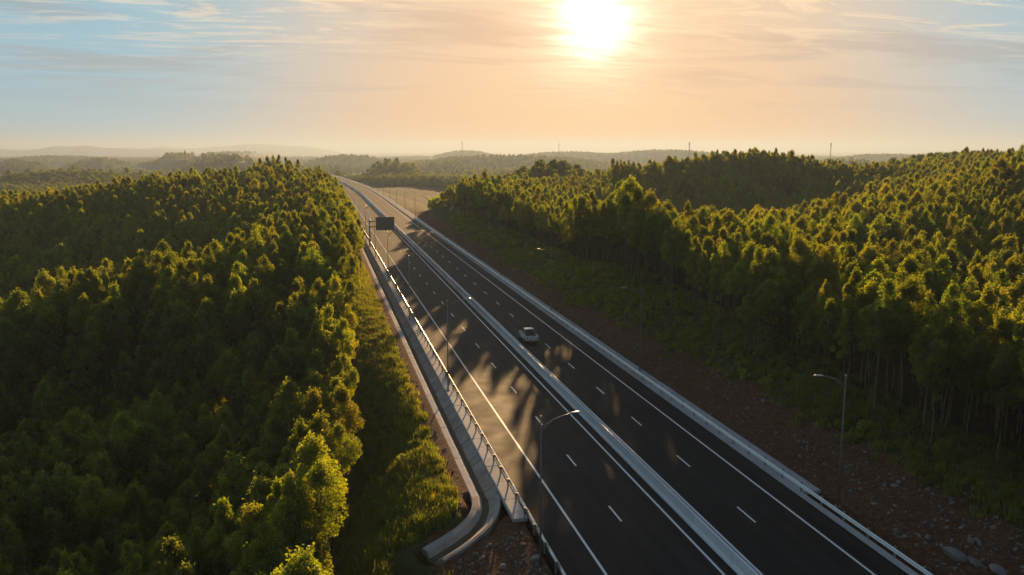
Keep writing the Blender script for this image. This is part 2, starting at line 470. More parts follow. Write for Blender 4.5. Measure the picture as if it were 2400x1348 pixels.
def base_height(x, y):
    x = np.asarray(x, float); y = np.asarray(y, float)
    sh = x.shape; x = x.ravel(); y = y.ravel()
    z = np.full(x.shape, _W[_n])
    for i in range(_n):
        z += _W[i] * _phi(x - P[i, 0], y - P[i, 1])
    far = smooth(2500, 4500, np.hypot(x, y))
    z = z * (1 - far) - 36.0 * far
    z = np.clip(z, -38, 20)
    dist = np.hypot(x, y)
    z += 3.2 * fbm(x / 34, y / 34, 3, 3) * smooth(20, 80, dist) * (1 - smooth(260, 360, dist))
    z += 9.0 * fbm(x / 210, y / 210, 9, 3) * smooth(400, 900, dist)
    for px, py, s, c, wl, wd, h in FH:
        lat = (x - px) * c - (y - py) * s; dep = (x - px) * s + (y - py) * c
        g = np.exp(-((np.abs(lat) / wl) ** 2.6) - (dep / wd) ** 2)
        z = np.maximum(z, z * (1 - g) + h * g)
    return z.reshape(sh)
CH_PATH = [(7.0, 55.6, -1.75), (8.6, 56.5, -1.45), (10.2, 57.7, -1.15), (11.3, 59.1, -0.92), (11.95, 60.8, -0.80), (12.2, 62.6, -0.75)]
CH_END = 59.0     # the roadside channel turns away from the road here
def channel_dist(gx, y):
    best = np.full(np.shape(gx), 1e9); zb = np.zeros(np.shape(gx))
    for (ax, ay, az), (bx, by, bz) in zip(CH_PATH, CH_PATH[1:]):
        t = np.clip(((gx - ax) * (bx - ax) + (y - ay) * (by - ay)) / ((bx - ax) ** 2 + (by - ay) ** 2), 0, 1)
        dd_ = np.hypot(gx - ax - t * (bx - ax), y - ay - t * (by - ay))
        zb = np.where(dd_ < best, az + t * (bz - az), zb); best = np.minimum(best, dd_)
    return best, zb
def height(gx, y):
    """gx: sideways position measured from the (bending) road"""
    x = gx + curve_x(y)
    z = base_height(x, y)
    rough = 0.9 * fbm(x / 3.0, y / 3.0, 21, 4) + 0.5 * fbm(x / 0.9, y / 0.9, 31, 2)
    bl = smooth(0, 1, (11.0 - gx) / (np.where(y < 75, 13.0, 9.0) + 24 * smooth(340, 420, y)))
    br = smooth(0, 1, (gx - 39.0) / (13.0 + 12 * smooth(340, 420, y))) ** 0.8
    edge_l = np.where(gx < 11, -0.38, -0.25)
    zl = edge_l * (1 - bl) + z * bl + rough * smooth(11.0, 8.5, gx) * 0.5
    zr = -0.12 * (1 - br) + z * br + rough * smooth(39.2, 41.5, gx)
    out = np.where(gx < 25, zl, zr)
    # ground falls away in front of the channel's mouth
    drop = smooth(60, 52, y) * smooth(14.6, 6, gx) * (gx < 14.6)
    out = out - 1.5 * drop
    best, zt = channel_dist(gx, y)
    out = np.where(best < 1.35, np.minimum(out, zt - 0.4), np.where(best < 4.5, out + (zt + 0.42 - out) * (1 - smooth(1.6, 4.5, best)), out))
    inside = (gx > np.where(y > CH_END, 11.18, 14.25)) & (gx < 39.05)
    return np.where(inside, -1.6, out)
def ground_z(x, y):
    return float(height(np.array([x - float(curve_x(y))]), np.array([float(y)]))[0])

gxs = np.unique(np.round(np.concatenate([
    np.linspace(-60, -4, 34), np.arange(-4, 11.05, 0.6), [11.1, 11.25, 12.2, 13.2, 14.15, 14.35, 20, 26, 32, 38.9, 39.1], np.arange(39.4, 56, 0.6), np.linspace(56, 130, 44),
    130 + np.geomspace(3, 10000, 110), -60 - np.geomspace(3, 10000, 110)]), 3))
gys = np.unique(np.round(np.concatenate([-np.geomspace(30, 1200, 8), np.linspace(-24, 30, 16), np.arange(30, 52, 1.0), np.arange(52, 66, 0.5), np.arange(66, 150, 1.0), np.arange(150, 420, 2.5), np.geomspace(420, 15000, 170)]), 3))
GX, GY = np.meshgrid(gxs, gys)
GZ = height(GX, GY)
WX = GX + curve_x(GY)
nx, ny = len(gxs), len(gys)
gv = np.stack([WX, GY, GZ], -1).reshape(-1, 3)
ii = np.arange(nx * ny).reshape(ny, nx)
gf = np.stack([ii[:-1, :-1], ii[:-1, 1:], ii[1:, 1:], ii[1:, :-1]], -1).reshape(-1, 4)
gm = mesh('ground', gv, gf, M['ground'], True)
dirt = np.maximum(smooth(48.0, 45.0, GX + 2.8 * smooth(70, 130, GY) + 2.5 * fbm(GX / 9, GY / 9, 5)) * (GX > 30), smooth(9.0, 10.6, GX + 1.5 * fbm(GX / 5, GY / 5, 6)) * (GX < 30))
dirt = np.maximum(dirt, smooth(5.0, 8.5, GX) * (GX < 30) * smooth(60, 57, GY)) * smooth(420, 340, GY)
grs = np.maximum(smooth(-6, 1, GX) * (GX < 30), smooth(60, 50, GX) * (GX > 30)) * smooth(420, 340, GY)
open_ = smooth(330, 380, GY) * smooth(1500, 900, GY) * smooth(-30, 10, GX) * smooth(190, 120, GX)
cov = np.stack([dirt, np.maximum(grs, open_ * 0.6), open_ * smooth(640, 560, GY) * smooth(-0.1, 0.1, fbm(GX / 40, GY / 25, 40)), np.ones_like(GX)], -1).reshape(-1, 4)
ca = gm.attributes.new('cover', 'FLOAT_COLOR', 'POINT')
ca.data.foreach_set('color', cov.astype(np.float32).ravel())
ground = tag(link('ground', gm), kind='structure')

# mountains on the horizon
def ridge(name, us, vs, d, thick):
    verts, faces = [], []
    us2 = np.linspace(us[0], us[-1], 90)
    vv = np.interp(us2, us, vs) + 1.6 * fbm(us2 / 22, us2 * 0, int(d) % 97, 3)
    for u, v in zip(us2, vv):
        top = pix(u, v, d); out = Vector((top.x, top.y, 0)).normalized()
        for k, (o, f) in enumerate([(-thick, 0), (-thick * 0.45, 0.55), (0, 1.0), (thick * 0.6, 0.5), (thick, 0)]):
            q = top + out * o
            verts.append((q.x, q.y, -40 + (top.z + 40) * f))
    n = len(us2)
    for i in range(n - 1):
        for k in range(4):
            a = i * 5 + k
            faces.append((a, a + 1, a + 6, a + 5))
    return tag(link(name, mesh(name, verts, faces, M['far_hill'], True)), kind='structure')
ridge('mountain', [-500, -250, -80, 0, 60, 95, 130, 165, 200, 240, 290, 330, 370, 420, 470], [356, 344, 350, 349, 352, 349, 342, 344, 341, 346, 348, 351, 349, 353, 360], 9500, 900)
ridge('mountain', [230, 300, 340, 375, 430, 480, 540, 580, 640, 720, 800], [352, 346, 349, 343, 348, 346, 341, 337, 339, 343, 357], 13000, 1000)

# ------------------------------------------------------------------ the road
def road_mesh(name, prof, path, mat):
    vs, fs = sweep(prof, path)
    return mesh(name, vs, fs, mat)
road = tag(link('road', road_mesh('road', [(14.5, -0.5), (36.65, -0.5), (36.65, 0.0), (14.5, 0.0)], road_path(), M['asphalt'])), kind='structure')
def flat_line(name, x, wdt, y0=-24, y1=1140):
    path = road_path(y0, y1, (y0, y1))
    vs, fs = sweep([(x - wdt / 2, 0.004), (x + wdt / 2, 0.004)], path, closed=False)
    o = link(name, mesh(name, vs, fs, M['paint']), road)
    return o
for x in (17.39, 24.89, 27.3, 34.45):
    flat_line('edge_line', x, 0.19)
PERIOD, DASH = 11.3, 2.8
dash_m = mesh('lane_dash', [(-0.08, 0, 0.004), (0.08, 0, 0.004), (0.08, DASH, 0.004), (-0.08, DASH, 0.004)], [(0, 1, 2, 3)], M['paint'])
d0 = ground_pix(1458, 1222).y; d1 = ground_pix(1771, 1224.5).y
for x, ys in ((21.14, d0), (30.80, d1)):
    for k in range(-3, 94):
        y = ys + k * PERIOD
        s = (float(curve_x(y + 1)) - float(curve_x(y)))
        link('lane_dash', dash_m, road, (x + float(curve_x(y)), y, 0), (0, 0, -s))

# median barrier, cast in one piece
bprof = [(25.76, -0.02), (26.44, -0.02), (26.44, 0.08), (26.27, 0.32), (26.20, 0.92), (26.185, 0.95), (26.015, 0.95), (26.0, 0.92), (25.93, 0.32), (25.76, 0.08)]
mb = empty('median_barrier', (26.1, -25, 0)); tag(mb, 'long pale concrete barrier down the middle of the motorway', 'barrier')
SEG = 6.0
bm = bmesh.new(); prism(bm, [(x - 26.1, z) for x, z in bprof], 0.012, SEG - 0.012)
seg_m = finish(bm, 'barrier_segment', M['barrier'])
for k in range(82):
    link('barrier_segment', seg_m, mb, (random.uniform(-.008, .008), k * SEG, random.uniform(-.006, .004)))
far = [(px - 26.1, py + 25, 0, 0) for px, py, _, _ in road_path(-25 + 82 * SEG, 1e9, (-25 + 82 * SEG,))]
link('far_barrier', road_mesh('far_barrier', bprof, far, M['barrier']), mb)

# concrete verges with joints: slabs near, one long strip beyond
def verge(name, x0, x1, y0, y1, y_split, step, label):
    root = empty(name, (x0, y0, 0)); tag(root, label, 'verge')
    bm = bmesh.new(); box(bm, ((x1 - x0) / 2, (step - 0.03) / 2, -0.16), (x1 - x0, step - 0.03, 0.28), bevel=0.012)
    sm = finish(bm, 'slab', M['concrete'])
    y = y0
    while y < y_split:
        o = link('slab', sm, root, (0, y - y0, random.uniform(-0.012, 0.006)), (random.uniform(-.002, .002), random.uniform(-.004, .004), 0))
        y += step
    path = [(px - x0, py - y0, 0, 0) for px, py, _, _ in road_path(y, y1, (y, y1))]
    link('strip', road_mesh('strip', [(x0, -0.3), (x1, -0.3), (x1, -0.02), (x0, -0.02)], [(p[0], p[1], 0, 0) for p in path], M['concrete']), root)
verge('concrete_verge', 36.67, 39.05, float(ground_pix(1905, 1150).y), 1140, 330, 3.6, 'grey concrete verge behind the guard rail below the bare right bank')
verge('concrete_verge', 13.36, 14.48, 57.3, 1140, 300, 3.6, 'grey concrete verge between the stone-lined channel and the left guard rail')
# low kerb strip next to the asphalt where the right verge has ended
vs, fs = sweep([(36.67, -0.3), (37.35, -0.3), (37.35, -0.03), (36.67, -0.03)], [(0, y, 0, 0) for y in (-24, 10, 30, float(ground_pix(1905, 1150).y) - 0.05)])
tag(link('kerb_strip', mesh('kerb_strip', vs, fs, M['concrete'])), 'narrow concrete strip beside the asphalt at the lower right edge', 'kerb')

# roadside channel
chan = empty('drainage_channel', (12.2, CH_END, -0.75)); tag(chan, 'concrete drainage channel along the left verge, bending away at its near end', 'drain')
off = Vector((12.2, CH_END, -0.75))
path = [(7.0, 55.6, -1.75, R(-62)), (8.6, 56.5, -1.45, R(-58)), (10.2, 57.7, -1.15, R(-48)), (11.3, 59.1, -0.92, R(-28)), (11.95, 60.8, -0.80, R(-10)), (12.2, 62.6, -0.75, 0)]
lining = [(-1.05, 0.10), (-1.05, 0.46), (-0.55, 0.46), (-0.20, 0.02), (0.22, 0.0), (0.95, 0.60), (1.2, 0.60), (1.2, 0.10), (0.3, -0.2), (-0.3, -0.2)]
fine = []
pp = np.array(path)
cum = np.concatenate([[0], np.cumsum(np.hypot(np.diff(pp[:, 0]), np.diff(pp[:, 1])))])
tt = np.linspace(0, cum[-1], 26)
cols = [np.interp(tt, cum, pp[:, q]) for q in range(4)]
for _ in range(3):                                # round the bend off
    for c_ in cols: c_[1:-1] = (c_[:-2] + 2 * c_[1:-1] + c_[2:]) / 4
vs, fs = [], []
n_ = len(lining)
for q in range(26):
    flare = 1 + 0.22 * float(smooth(0.75, 0.0, tt[q] / cum[-1]))
    c_, s_ = math.cos(cols[3][q]), math.sin(cols[3][q])
    vs += [(cols[0][q] + x_ * flare * c_, cols[1][q] + x_ * flare * s_, cols[2][q] + z_) for x_, z_ in lining]
for q in range(25):
    for k_ in range(n_):
        fs.append((q * n_ + k_, q * n_ + (k_ + 1) % n_, (q + 1) * n_ + (k_ + 1) % n_, (q + 1) * n_ + k_))
fs += [tuple(range(n_))[::-1], tuple(25 * n_ + k_ for k_ in range(n_))]
link('channel_mouth', mesh('channel_mouth', [Vector(v) - off for v in vs], fs, M['stone']), chan)
vs, fs = sweep([(-0.32, 0.03), (0.0, 0.07), (0.34, 0.05), (0.3, -0.05), (-0.3, -0.05)], [(cols[0][q] + 0.05 * math.sin(q * 1.3) - off.x, cols[1][q] - off.y, cols[2][q] + 0.02 - off.z, cols[3][q]) for q in range(26)])
link('silt', mesh('silt', vs, fs, M['silt']), chan)
straight = [(-1.05, -0.1), (-1.05, 0.44), (-0.55, 0.46), (-0.20, 0.02), (0.12, 0.0), (0.12, -0.15)]
ysec = 62.6
def chan_piece(name, prof, y0, y1):
    vs, fs = sweep(prof, [(px + 12.2 - off.x, py - off.y, 0, 0) for px, py, _, _ in road_path(y0, y1, (y0, y1))])
    link(name, mesh(name, vs, fs, M['stone']), chan)
bm = bmesh.new(); prism(bm, straight, 0.015, 2.885)
lip_m = finish(bm, 'lip_section', M['concrete'])
bm = bmesh.new(); prism(bm, [(0.12, -0.12), (0.14, 0.0), (1.13, 0.70), (1.13, 0.5), (0.4, -0.12)], 0.03, 1.42)
slab_m = finish(bm, 'wall_slab', M['stone'])
y = ysec
while y < 250:
    link('lip_section', lip_m, chan, (0, y - off.y, random.uniform(-.015, .015)), (0, 0, random.uniform(-.004, .004)))
    for q in (0, 1.45):
        link('wall_slab', slab_m, chan, (random.uniform(-.02, .02), y + q - off.y, random.uniform(-.03, .02)), (random.uniform(-.01, .01), random.uniform(-.03, .03), 0))
    y += 2.9
chan_piece('far_lining', straight, y, 900)
vs, fs = sweep([(-0.26, 0.06), (0.0, 0.10), (0.24, 0.08), (0.2, -0.05), (-0.2, -0.05)], [(random.uniform(-.04, .04), q - off.y, random.uniform(-.03, .02), 0) for q in np.arange(62.6, 250, 0.9)])
link('silt', mesh('silt', vs, fs, M['silt']), chan)
chan_piece('far_lining', [(0.12, -0.12), (0.14, 0.0), (1.13, 0.70), (1.13, 0.5), (0.4, -0.12)], y, 900)

# guard rails: W beams on posts
def beam_mesh(L):
    prof = [(-0.0, 0.42), (0.05, 0.45), (0.08, 0.50), (0.05, 0.55), (0.0, 0.585), (0.05, 0.62), (0.08, 0.67), (0.05, 0.72), (0.0, 0.755), (-0.006, 0.755), (0.042, 0.715), (0.07, 0.67), (0.042, 0.625), (-0.008, 0.585), (0.042, 0.545), (0.07, 0.50), (0.042, 0.455), (-0.006, 0.42)]
    bm = bmesh.new(); prism(bm, prof, 0, L)
    return finish(bm, 'beam', M['steel'])
SP = 2.85
def guard_rail(x, face, y0, y1, label):
    root = empty('guard_rail', (x, y0, 0)); tag(root, label, 'guard rail')
    bmh = beam_mesh(4 * SP - 0.03)
    bm = bmesh.new()
    box(bm, (0, 0, 0.36), (0.11, 0.13, 0.86)); box(bm, (0.10, 0, 0.60), (0.12, 0.10, 0.30))
    pm = finish(bm, 'post', M['post'])
    k = 0
    y = y0
    while y < y1:
        cx = float(curve_x(y)); s = float(curve_x(y + 5) - curve_x(y)) / 5
        if k % 4 == 0:
            link('beam', bmh, root, (cx, y - y0, 0), (0, 0, -s), (face, 1, 1))
        if y < 700 or k % 4 == 0:
            link('post', pm, root, (cx - face * 0.17, y - y0 + 0.3, 0), (0, 0, -s), (face, 1, 1))
        y += SP; k += 1
guard_rail(14.42, 1, 20, 1120, 'galvanised steel guard rail with posts along the left edge of the motorway')
guard_rail(37.15, -1, 14, 1120, 'galvanised steel guard rail along the right edge of the motorway below the bank')

# ------------------------------------------------------------------ lamp posts
LAMP_H = 10.4
def lamp_proto(name):
    root = empty(name)
    bm = bmesh.new()
    tube(bm, [(0, 0, 0), (0, 0, LAMP_H * 0.5), (0, 0, LAMP_H)], [0.085, 0.062, 0.038], 8)
    link('pole', finish(bm, 'pole', M['pole'], True), root)
    bm = bmesh.new(); box(bm, (0, 0, 0.03), (0.42, 0.42, 0.06)); 
    for sx in (-1, 1):
        for sy in (-1, 1): tube(bm, [(sx * .15, sy * .15, .05), (sx * .15, sy * .15, .13)], [.025, .025], 6)
    link('base_plate', finish(bm, 'base_plate', M['post']), root)
    bm = bmesh.new()
    tube(bm, [(0.0, 0, LAMP_H - 0.75), (0.35, 0, LAMP_H - 0.42), (0.9, 0, LAMP_H - 0.10), (1.6, 0, LAMP_H + 0.12), (2.0, 0, LAMP_H + 0.2)], [0.042, 0.04, 0.036, 0.033, 0.03], 6)
    arm = link('arm', finish(bm, 'arm', M['pole'], True), root)
    bm = bmesh.new()
    tube(bm, [(0.0, 0, LAMP_H - 1.05), (0.22, 0, LAMP_H - 0.72), (0.6, 0, LAMP_H - 0.36), (0.9, 0, LAMP_H - 0.11)], [0.026, 0.026, 0.026, 0.022], 6)
    link('brace', finish(bm, 'brace', M['pole'], True), arm)
    bm = bmesh.new(); tube(bm, [(0, 0, LAMP_H), (0, 0, LAMP_H + 0.06), (0, 0, LAMP_H + 0.14), (0, 0, LAMP_H + 0.22)], [0.05, 0.085, 0.085, 0.02], 8)
    link('finial', finish(bm, 'finial', M['rim'], True), root)
    bm = bmesh.new()
    tube(bm, [(1.95, 0, LAMP_H + 0.19), (2.1, 0, LAMP_H + 0.23), (2.5, 0, LAMP_H + 0.29), (2.75, 0, LAMP_H + 0.31)], [0.05, 0.12, 0.14, 0.05], 10)
    bmesh.ops.scale(bm, vec=(1, 1, 0.5), space=Matrix.Translation((0, 0, -(LAMP_H + 0.25))), verts=bm.verts[:])
    link('lamp_head', finish(bm, 'lamp_head', M['rim'], True), root)
    return root
ORD = ['first', 'second', 'third', 'fourth', 'fifth', 'sixth', 'seventh', 'eighth', 'ninth', 'tenth', 'eleventh', 'twelfth', 'thirteenth', 'fourteenth']
lp = lamp_proto('lamp_post')
first = True
LAMP_STEP = 41.2
yR = float(ground_pix(1960, 1187).y); yL = float(pix(1267, 957, 0.999 * 1977 * (CAM_H - LAMP_H - 0.2) / 607).y)
for side, x, y0, rz in (('right', 38.45, yR, math.pi), ('left', 13.75, yL, 0.0)):
    for k in range(14):
        o = lp if first else copy_tree(lp)
        first = False
        y = y0 + k * LAMP_STEP
        o.location = (x + float(curve_x(y)), y, -0.02 if side == 'right' or k else -0.5)
        o.rotation_euler = (random.uniform(-.004, .004), random.uniform(-.004, .004), rz + random.uniform(-.03, .03))
        tag(o, f'tall grey lamp post, {ORD[k]} from the bottom in the {side} roadside row', 'lamp post', f'lamp posts along the {side} side')

# ------------------------------------------------------------------ overhead sign seen from behind
sg = empty('road_sign', (13.9, float(ground_pix(868, 577).y), 0)); tag(sg, 'big grey overhead sign board seen from behind on a single cantilever post', 'sign')
bm = bmesh.new(); tube(bm, [(0, 0, 0), (0, 0, 7.9)], [0.24, 0.19], 10); box(bm, (0, 0, 0.05), (0.8, 0.8, 0.1))
link('post', finish(bm, 'post', M['post'], True), sg)
for z in (5.5, 7.05):
    bm = bmesh.new(); tube(bm, [(0.1, 0, z), (7.1, 0, z + 0.12)], [0.13, 0.10], 8); tube(bm, [(0.16, 0, z), (0.34, 0, z)], [0.27, 0.27], 10)
    link('arm', finish(bm, 'arm', M['pole'], True), sg)
bm = bmesh.new(); box(bm, (4.45, 0.22, 6.35), (5.3, 0.06, 3.75))
sb = link('sign_board', finish(bm, 'sign_board', M['sign']), sg)
for xx in (2.4, 3.8, 5.2, 6.6):
    bm = bmesh.new(); box(bm, (xx, 0.16, 6.35), (0.07, 0.06, 3.6))
    link('stiffener', finish(bm, 'stiffener', M['sign']), sb)

# ------------------------------------------------------------------ pickup truck (drives away from the camera)
def pickup():
    p = ground_pix(1241, 808)
    t = empty('pickup_truck', (29.0, p.y + 0.2, 0.0)); tag(t, 'white double cab pickup truck driving away beside the median barrier', 'truck')
    WB0, WB1, RW = 1.15, 4.35, 0.39          # rear and front axle from the rear end
    def arch(c):
        return [(c - 0.47 * math.cos(a), 0.42 + 0.47 * math.sin(a)) for a in [R(0), R(30), R(60), R(90), R(120), R(150), R(180)]]
    prof = [(0.10, 0.45), (0.02, 0.62), (0.02, 1.08), (0.10, 1.12), (1.70, 1.12), (1.75, 1.10), (3.72, 1.08), (4.45, 1.02), (5.05, 0.93), (5.25, 0.78), (5.28, 0.45)]
    under = [(5.2, 0.40)] + [(x, z) for x, z in reversed(arch(WB1))] + [(3.7, 0.36), (1.8, 0.36)] + [(x, z) for x, z in reversed(arch(WB0))] + [(0.3, 0.42)]
    loop = prof + under
    bm = bmesh.new()
    L, Rr = [], []
    for (yy, z) in loop:
        tum = 0.90 - 0.03 * max(0, (z - 0.75)) - (0.05 if yy > 5.0 else 0)
        L.append(bm.verts.new((-tum, yy, z))); Rr.append(bm.verts.new((tum, yy, z)))
    n = len(loop)
    # open cargo bed: skip the top face over the bed and add an inner tub
    for k in range(n):
        if k == 3: continue
        bm.faces.new((L[k], L[(k + 1) % n], Rr[(k + 1) % n], Rr[k]))
    fl = bm.faces.new(L[::-1]); fr = bm.faces.new(Rr)
    a = [bm.verts.new((sx * 0.78, yy, 1.115)) for sx, yy in ((-1, 0.14), (1, 0.14), (1, 1.66), (-1, 1.66))]
    b = [bm.verts.new((v.co.x, v.co.y, 0.66)) for v in a]
    o4 = [L[3], Rr[3], Rr[4], L[4]]
    for k in range(4):
        bm.faces.new((o4[k], o4[(k + 1) % 4], a[(k + 1) % 4], a[k])); bm.faces.new((a[k], a[(k + 1) % 4], b[(k + 1) % 4], b[k]))
    bm.faces.new(b)
    bmesh.ops.triangulate(bm, faces=[fl, fr])
    link('body', finish(bm, 'body', M['white_paint']), t)
    bm = bmesh.new(); box(bm, (0, 0.92, 1.10), (1.62, 1.58, 0.07)); link('bed_cover', finish(bm, 'bed_cover', M['black']), t)
    # cab: tapered greenhouse
    lo = [(-0.86, 1.68, 1.09), (0.86, 1.68, 1.09), (0.86, 3.85, 1.07), (-0.86, 3.85, 1.07)]
    hi = [(-0.66, 1.95, 1.74), (0.66, 1.95, 1.74), (0.66, 3.05, 1.76), (-0.66, 3.05, 1.76)]
    tp = [(-0.58, 2.05, 1.80), (0.58, 2.05, 1.80), (0.58, 2.95, 1.82), (-0.58, 2.95, 1.82)]
    vs = lo + hi + tp
    fs = [(0, 1, 5, 4), (1, 2, 6, 5), (2, 3, 7, 6), (3, 0, 4, 7), (4, 5, 9, 8), (5, 6, 10, 9), (6, 7, 11, 10), (7, 4, 8, 11), (8, 9, 10, 11)]
    link('cab', mesh('cab', vs, fs, M['white_paint']), t)
    def pane(name, q, mid, inset, outw, mat='glass'):
        q = [Vector(v) for v in q]; c = sum(q, Vector()) / 4
        nrm = (q[1] - q[0]).cross(q[3] - q[0]).normalized()
        if nrm.dot(Vector(outw)) < 0: nrm = -nrm
        f = [c + (v - c) * inset + nrm * 0.008 for v in q]; g = [v - nrm * 0.02 for v in f]
        link(name, mesh(name, f + g, [(0, 1, 2, 3), (4, 5, 6, 7), (0, 1, 5, 4), (1, 2, 6, 5), (2, 3, 7, 6), (3, 0, 4, 7)], M[mat]), t)
    V = [Vector(v) for v in lo + hi]
    pane('rear_window', [V[0], V[1], V[5], V[4]], 0, 0.93, (0, -1, 0.3))
    pane('windscreen', [V[2], V[3], V[7], V[6]], 0, 0.88, (0, 1, 0.3))
    for s, (i, j, k2, l2) in ((1, (1, 2, 6, 5)), (-1, (0, 3, 7, 4))):
        m0, m1 = V[i].lerp(V[j], 0.46), V[l2].lerp(V[k2], 0.46)
        pane('side_window', [V[i], m0, m1, V[l2]], 0, 0.82, (s, 0, 0.2)); pane('side_window', [m0, V[j], V[k2], m1], 0, 0.82, (s, 0, 0.2))
    # tailgate, bumper, lights, plate
    bm = bmesh.new(); box(bm, (0, 0.0, 0.87), (1.46, 0.06, 0.46), bevel=0.02)
    tg = link('tailgate', finish(bm, 'tailgate', M['white_paint']), t)
    bm = bmesh.new(); box(bm, (0, -0.04, 0.98), (0.22, 0.03, 0.07)); link('handle', finish(bm, 'handle', M['black']), tg)
    bm = bmesh.new(); box(bm, (0, -0.06, 0.52), (1.74, 0.2, 0.18), bevel=0.03); link('bumper', finish(bm, 'bumper', M['rim']), t)
    bm = bmesh.new(); box(bm, (0, 5.3, 0.52), (1.70, 0.16, 0.22), bevel=0.03); link('bumper', finish(bm, 'bumper', M['white_paint']), t)
    bm = bmesh.new(); box(bm, (0, -0.17, 0.54), (0.44, 0.02, 0.12)); link('number_plate', finish(bm, 'number_plate', M['white_paint']), t)
    for s in (-1, 1):
        bm = bmesh.new(); box(bm, (s * 0.81, 0.03, 0.88), (0.14, 0.08, 0.38), bevel=0.015); link('tail_light', finish(bm, 'tail_light', M['red']), t)
        bm = bmesh.new(); box(bm, (s * 0.68, 5.2, 0.82), (0.34, 0.14, 0.16), bevel=0.02); link('headlight', finish(bm, 'headlight', M['rim']), t)
        bm = bmesh.new(); box(bm, (s * 1.0, 3.45, 1.16), (0.22, 0.10, 0.17), bevel=0.02); link('mirror', finish(bm, 'mirror', M['white_paint']), t)
        bm = bmesh.new(); box(bm, (s * 0.93, 2.75, 0.36), (0.16, 1.7, 0.05), bevel=0.01); link('side_step', finish(bm, 'side_step', M['black']), t)
        for yy in (WB0, WB1):
            bm = bmesh.new(); tube(bm, [(s * 0.66, yy, RW), (s * 0.69, yy, RW), (s * 0.87, yy, RW), (s * 0.90, yy, RW)], [RW - 0.05, RW, RW, RW - 0.04], 20)
            ty = link('tyre', finish(bm, 'tyre', M['tyre'], False), t)
            bm = bmesh.new(); tube(bm, [(s * 0.88, yy, RW), (s * 0.91, yy, RW)], [0.235, 0.21], 14); link('rim', finish(bm, 'rim', M['rim']), ty)
pickup()

# ------------------------------------------------------------------ trees
def leaf_quads(centres, dirs, length, width, seed):
    r = np.random.default_rng(seed); n = len(centres)
    a = dirs / np.linalg.norm(dirs, axis=1, keepdims=True)
    t = r.normal(size=(n, 3)); b = np.cross(a, t); b /= np.linalg.norm(b, axis=1, keepdims=True) + 1e-9
    c = np.cross(a, b)
    L = length * r.uniform(0.7, 1.3, (n, 1)); Wd = width * r.uniform(0.7, 1.3, (n, 1))
    v = np.stack([centres - a * L * 0.5, centres + b * Wd * 0.5 + c * Wd * 0.12, centres + a * L * 0.5, centres - b * Wd * 0.5 + c * Wd * 0.12], 1).reshape(-1, 3)
    f = np.arange(n * 4).reshape(-1, 4)
    return v, f
def crown_points(seed, h0, h1, rad, clumps, per, sharp=1.0):
    r = np.random.default_rng(seed)
    pts, out = [], []
    lean = r.normal(0, 0.25, 2)
    for k in range(clumps):
        t = r.uniform(0.0, 1.0) ** 0.85
        # outline: widest about a third of the way up, pointed top
        prof = (math.sin(math.pi * min(1, (t * 0.86 + 0.14))) ** 0.75) * (1 - 0.25 * t * sharp)
        a = r.uniform(0, 2 * math.pi); q = rad * prof * math.sqrt(r.uniform(0.25, 1.0)) * r.uniform(0.85, 1.1)
        c = np.array([math.cos(a) * q + lean[0] * t, math.sin(a) * q + lean[1] * t, h0 + (h1 - h0) * t])
        s = rad * r.uniform(0.24, 0.36)
        d = r.normal(size=(per, 3)); d /= np.linalg.norm(d, axis=1, keepdims=True)
        q2 = d * (r.uniform(0.35, 1.0, (per, 1)) ** 0.6) * s * np.array([1, 1, 1.15])
        pts.append(c + q2); out.append(d)
    # leader shoots at the top
    for k in range(4):
        c = np.array([lean[0] + r.normal(0, rad * 0.13), lean[1] + r.normal(0, rad * 0.13), h1 + r.uniform(-0.3, 0.35)])
        pts.append(c + r.normal(0, 0.24, (per // 2, 3)) * np.array([0.8, 0.8, 1.3])); out.append(r.normal(size=(per // 2, 3)))
    return np.concatenate(pts), np.concatenate(out), lean
def tree_data(seed, h=13.0, crown0=0.50, rad=1.8, clumps=34, per=140, leaf=(0.23, 0.13), leaf_mat='leaf', trunk_r=0.11):
    r = np.random.default_rng(seed + 100)
    pts, out, lean = crown_points(seed, h * crown0, h * 0.97, rad, clumps, per)
    dr = out * 0.5 + r.normal(size=out.shape) * 0.6 + np.array([0, 0, -0.45])
    v, f = leaf_quads(pts, dr, leaf[0], leaf[1], seed)
    cm = mesh('crown', v, f, M[leaf_mat])
    bm = bmesh.new()
    k = r.normal(0, 0.12, (4, 2))
    line = [(0, 0, -0.6), (k[0, 0], k[0, 1], h * 0.25), (k[1, 0], k[1, 1], h * 0.5), (lean[0] * .4 + k[2, 0], lean[1] * .4 + k[2, 1], h * 0.75), (lean[0], lean[1], h * 0.97)]
    tube(bm, line, [trunk_r * 1.15, trunk_r * 0.9, trunk_r * 0.72, trunk_r * 0.45, trunk_r * 0.12], 6)
    sel = r.choice(len(pts), 16, replace=False)
    for q in sel:
        e = pts[q]; zz = max(h * 0.38, e[2] - r.uniform(0.8, 1.8)); tt = zz / (h * 0.97)
        bx, by = np.interp(tt, [0, .25, .5, .77, 1], [p[0] for p in line]), np.interp(tt, [0, .25, .5, .77, 1], [p[1] for p in line])
        mid = (np.array([bx, by, zz]) + e) / 2 + np.array([0, 0, -0.15])
        tube(bm, [(bx, by, zz), mid, e], [trunk_r * 0.34, trunk_r * 0.22, trunk_r * 0.06], 4, cap=False)
    tm = finish(bm, 'trunk', M['bark'], True)
    return tm, cm
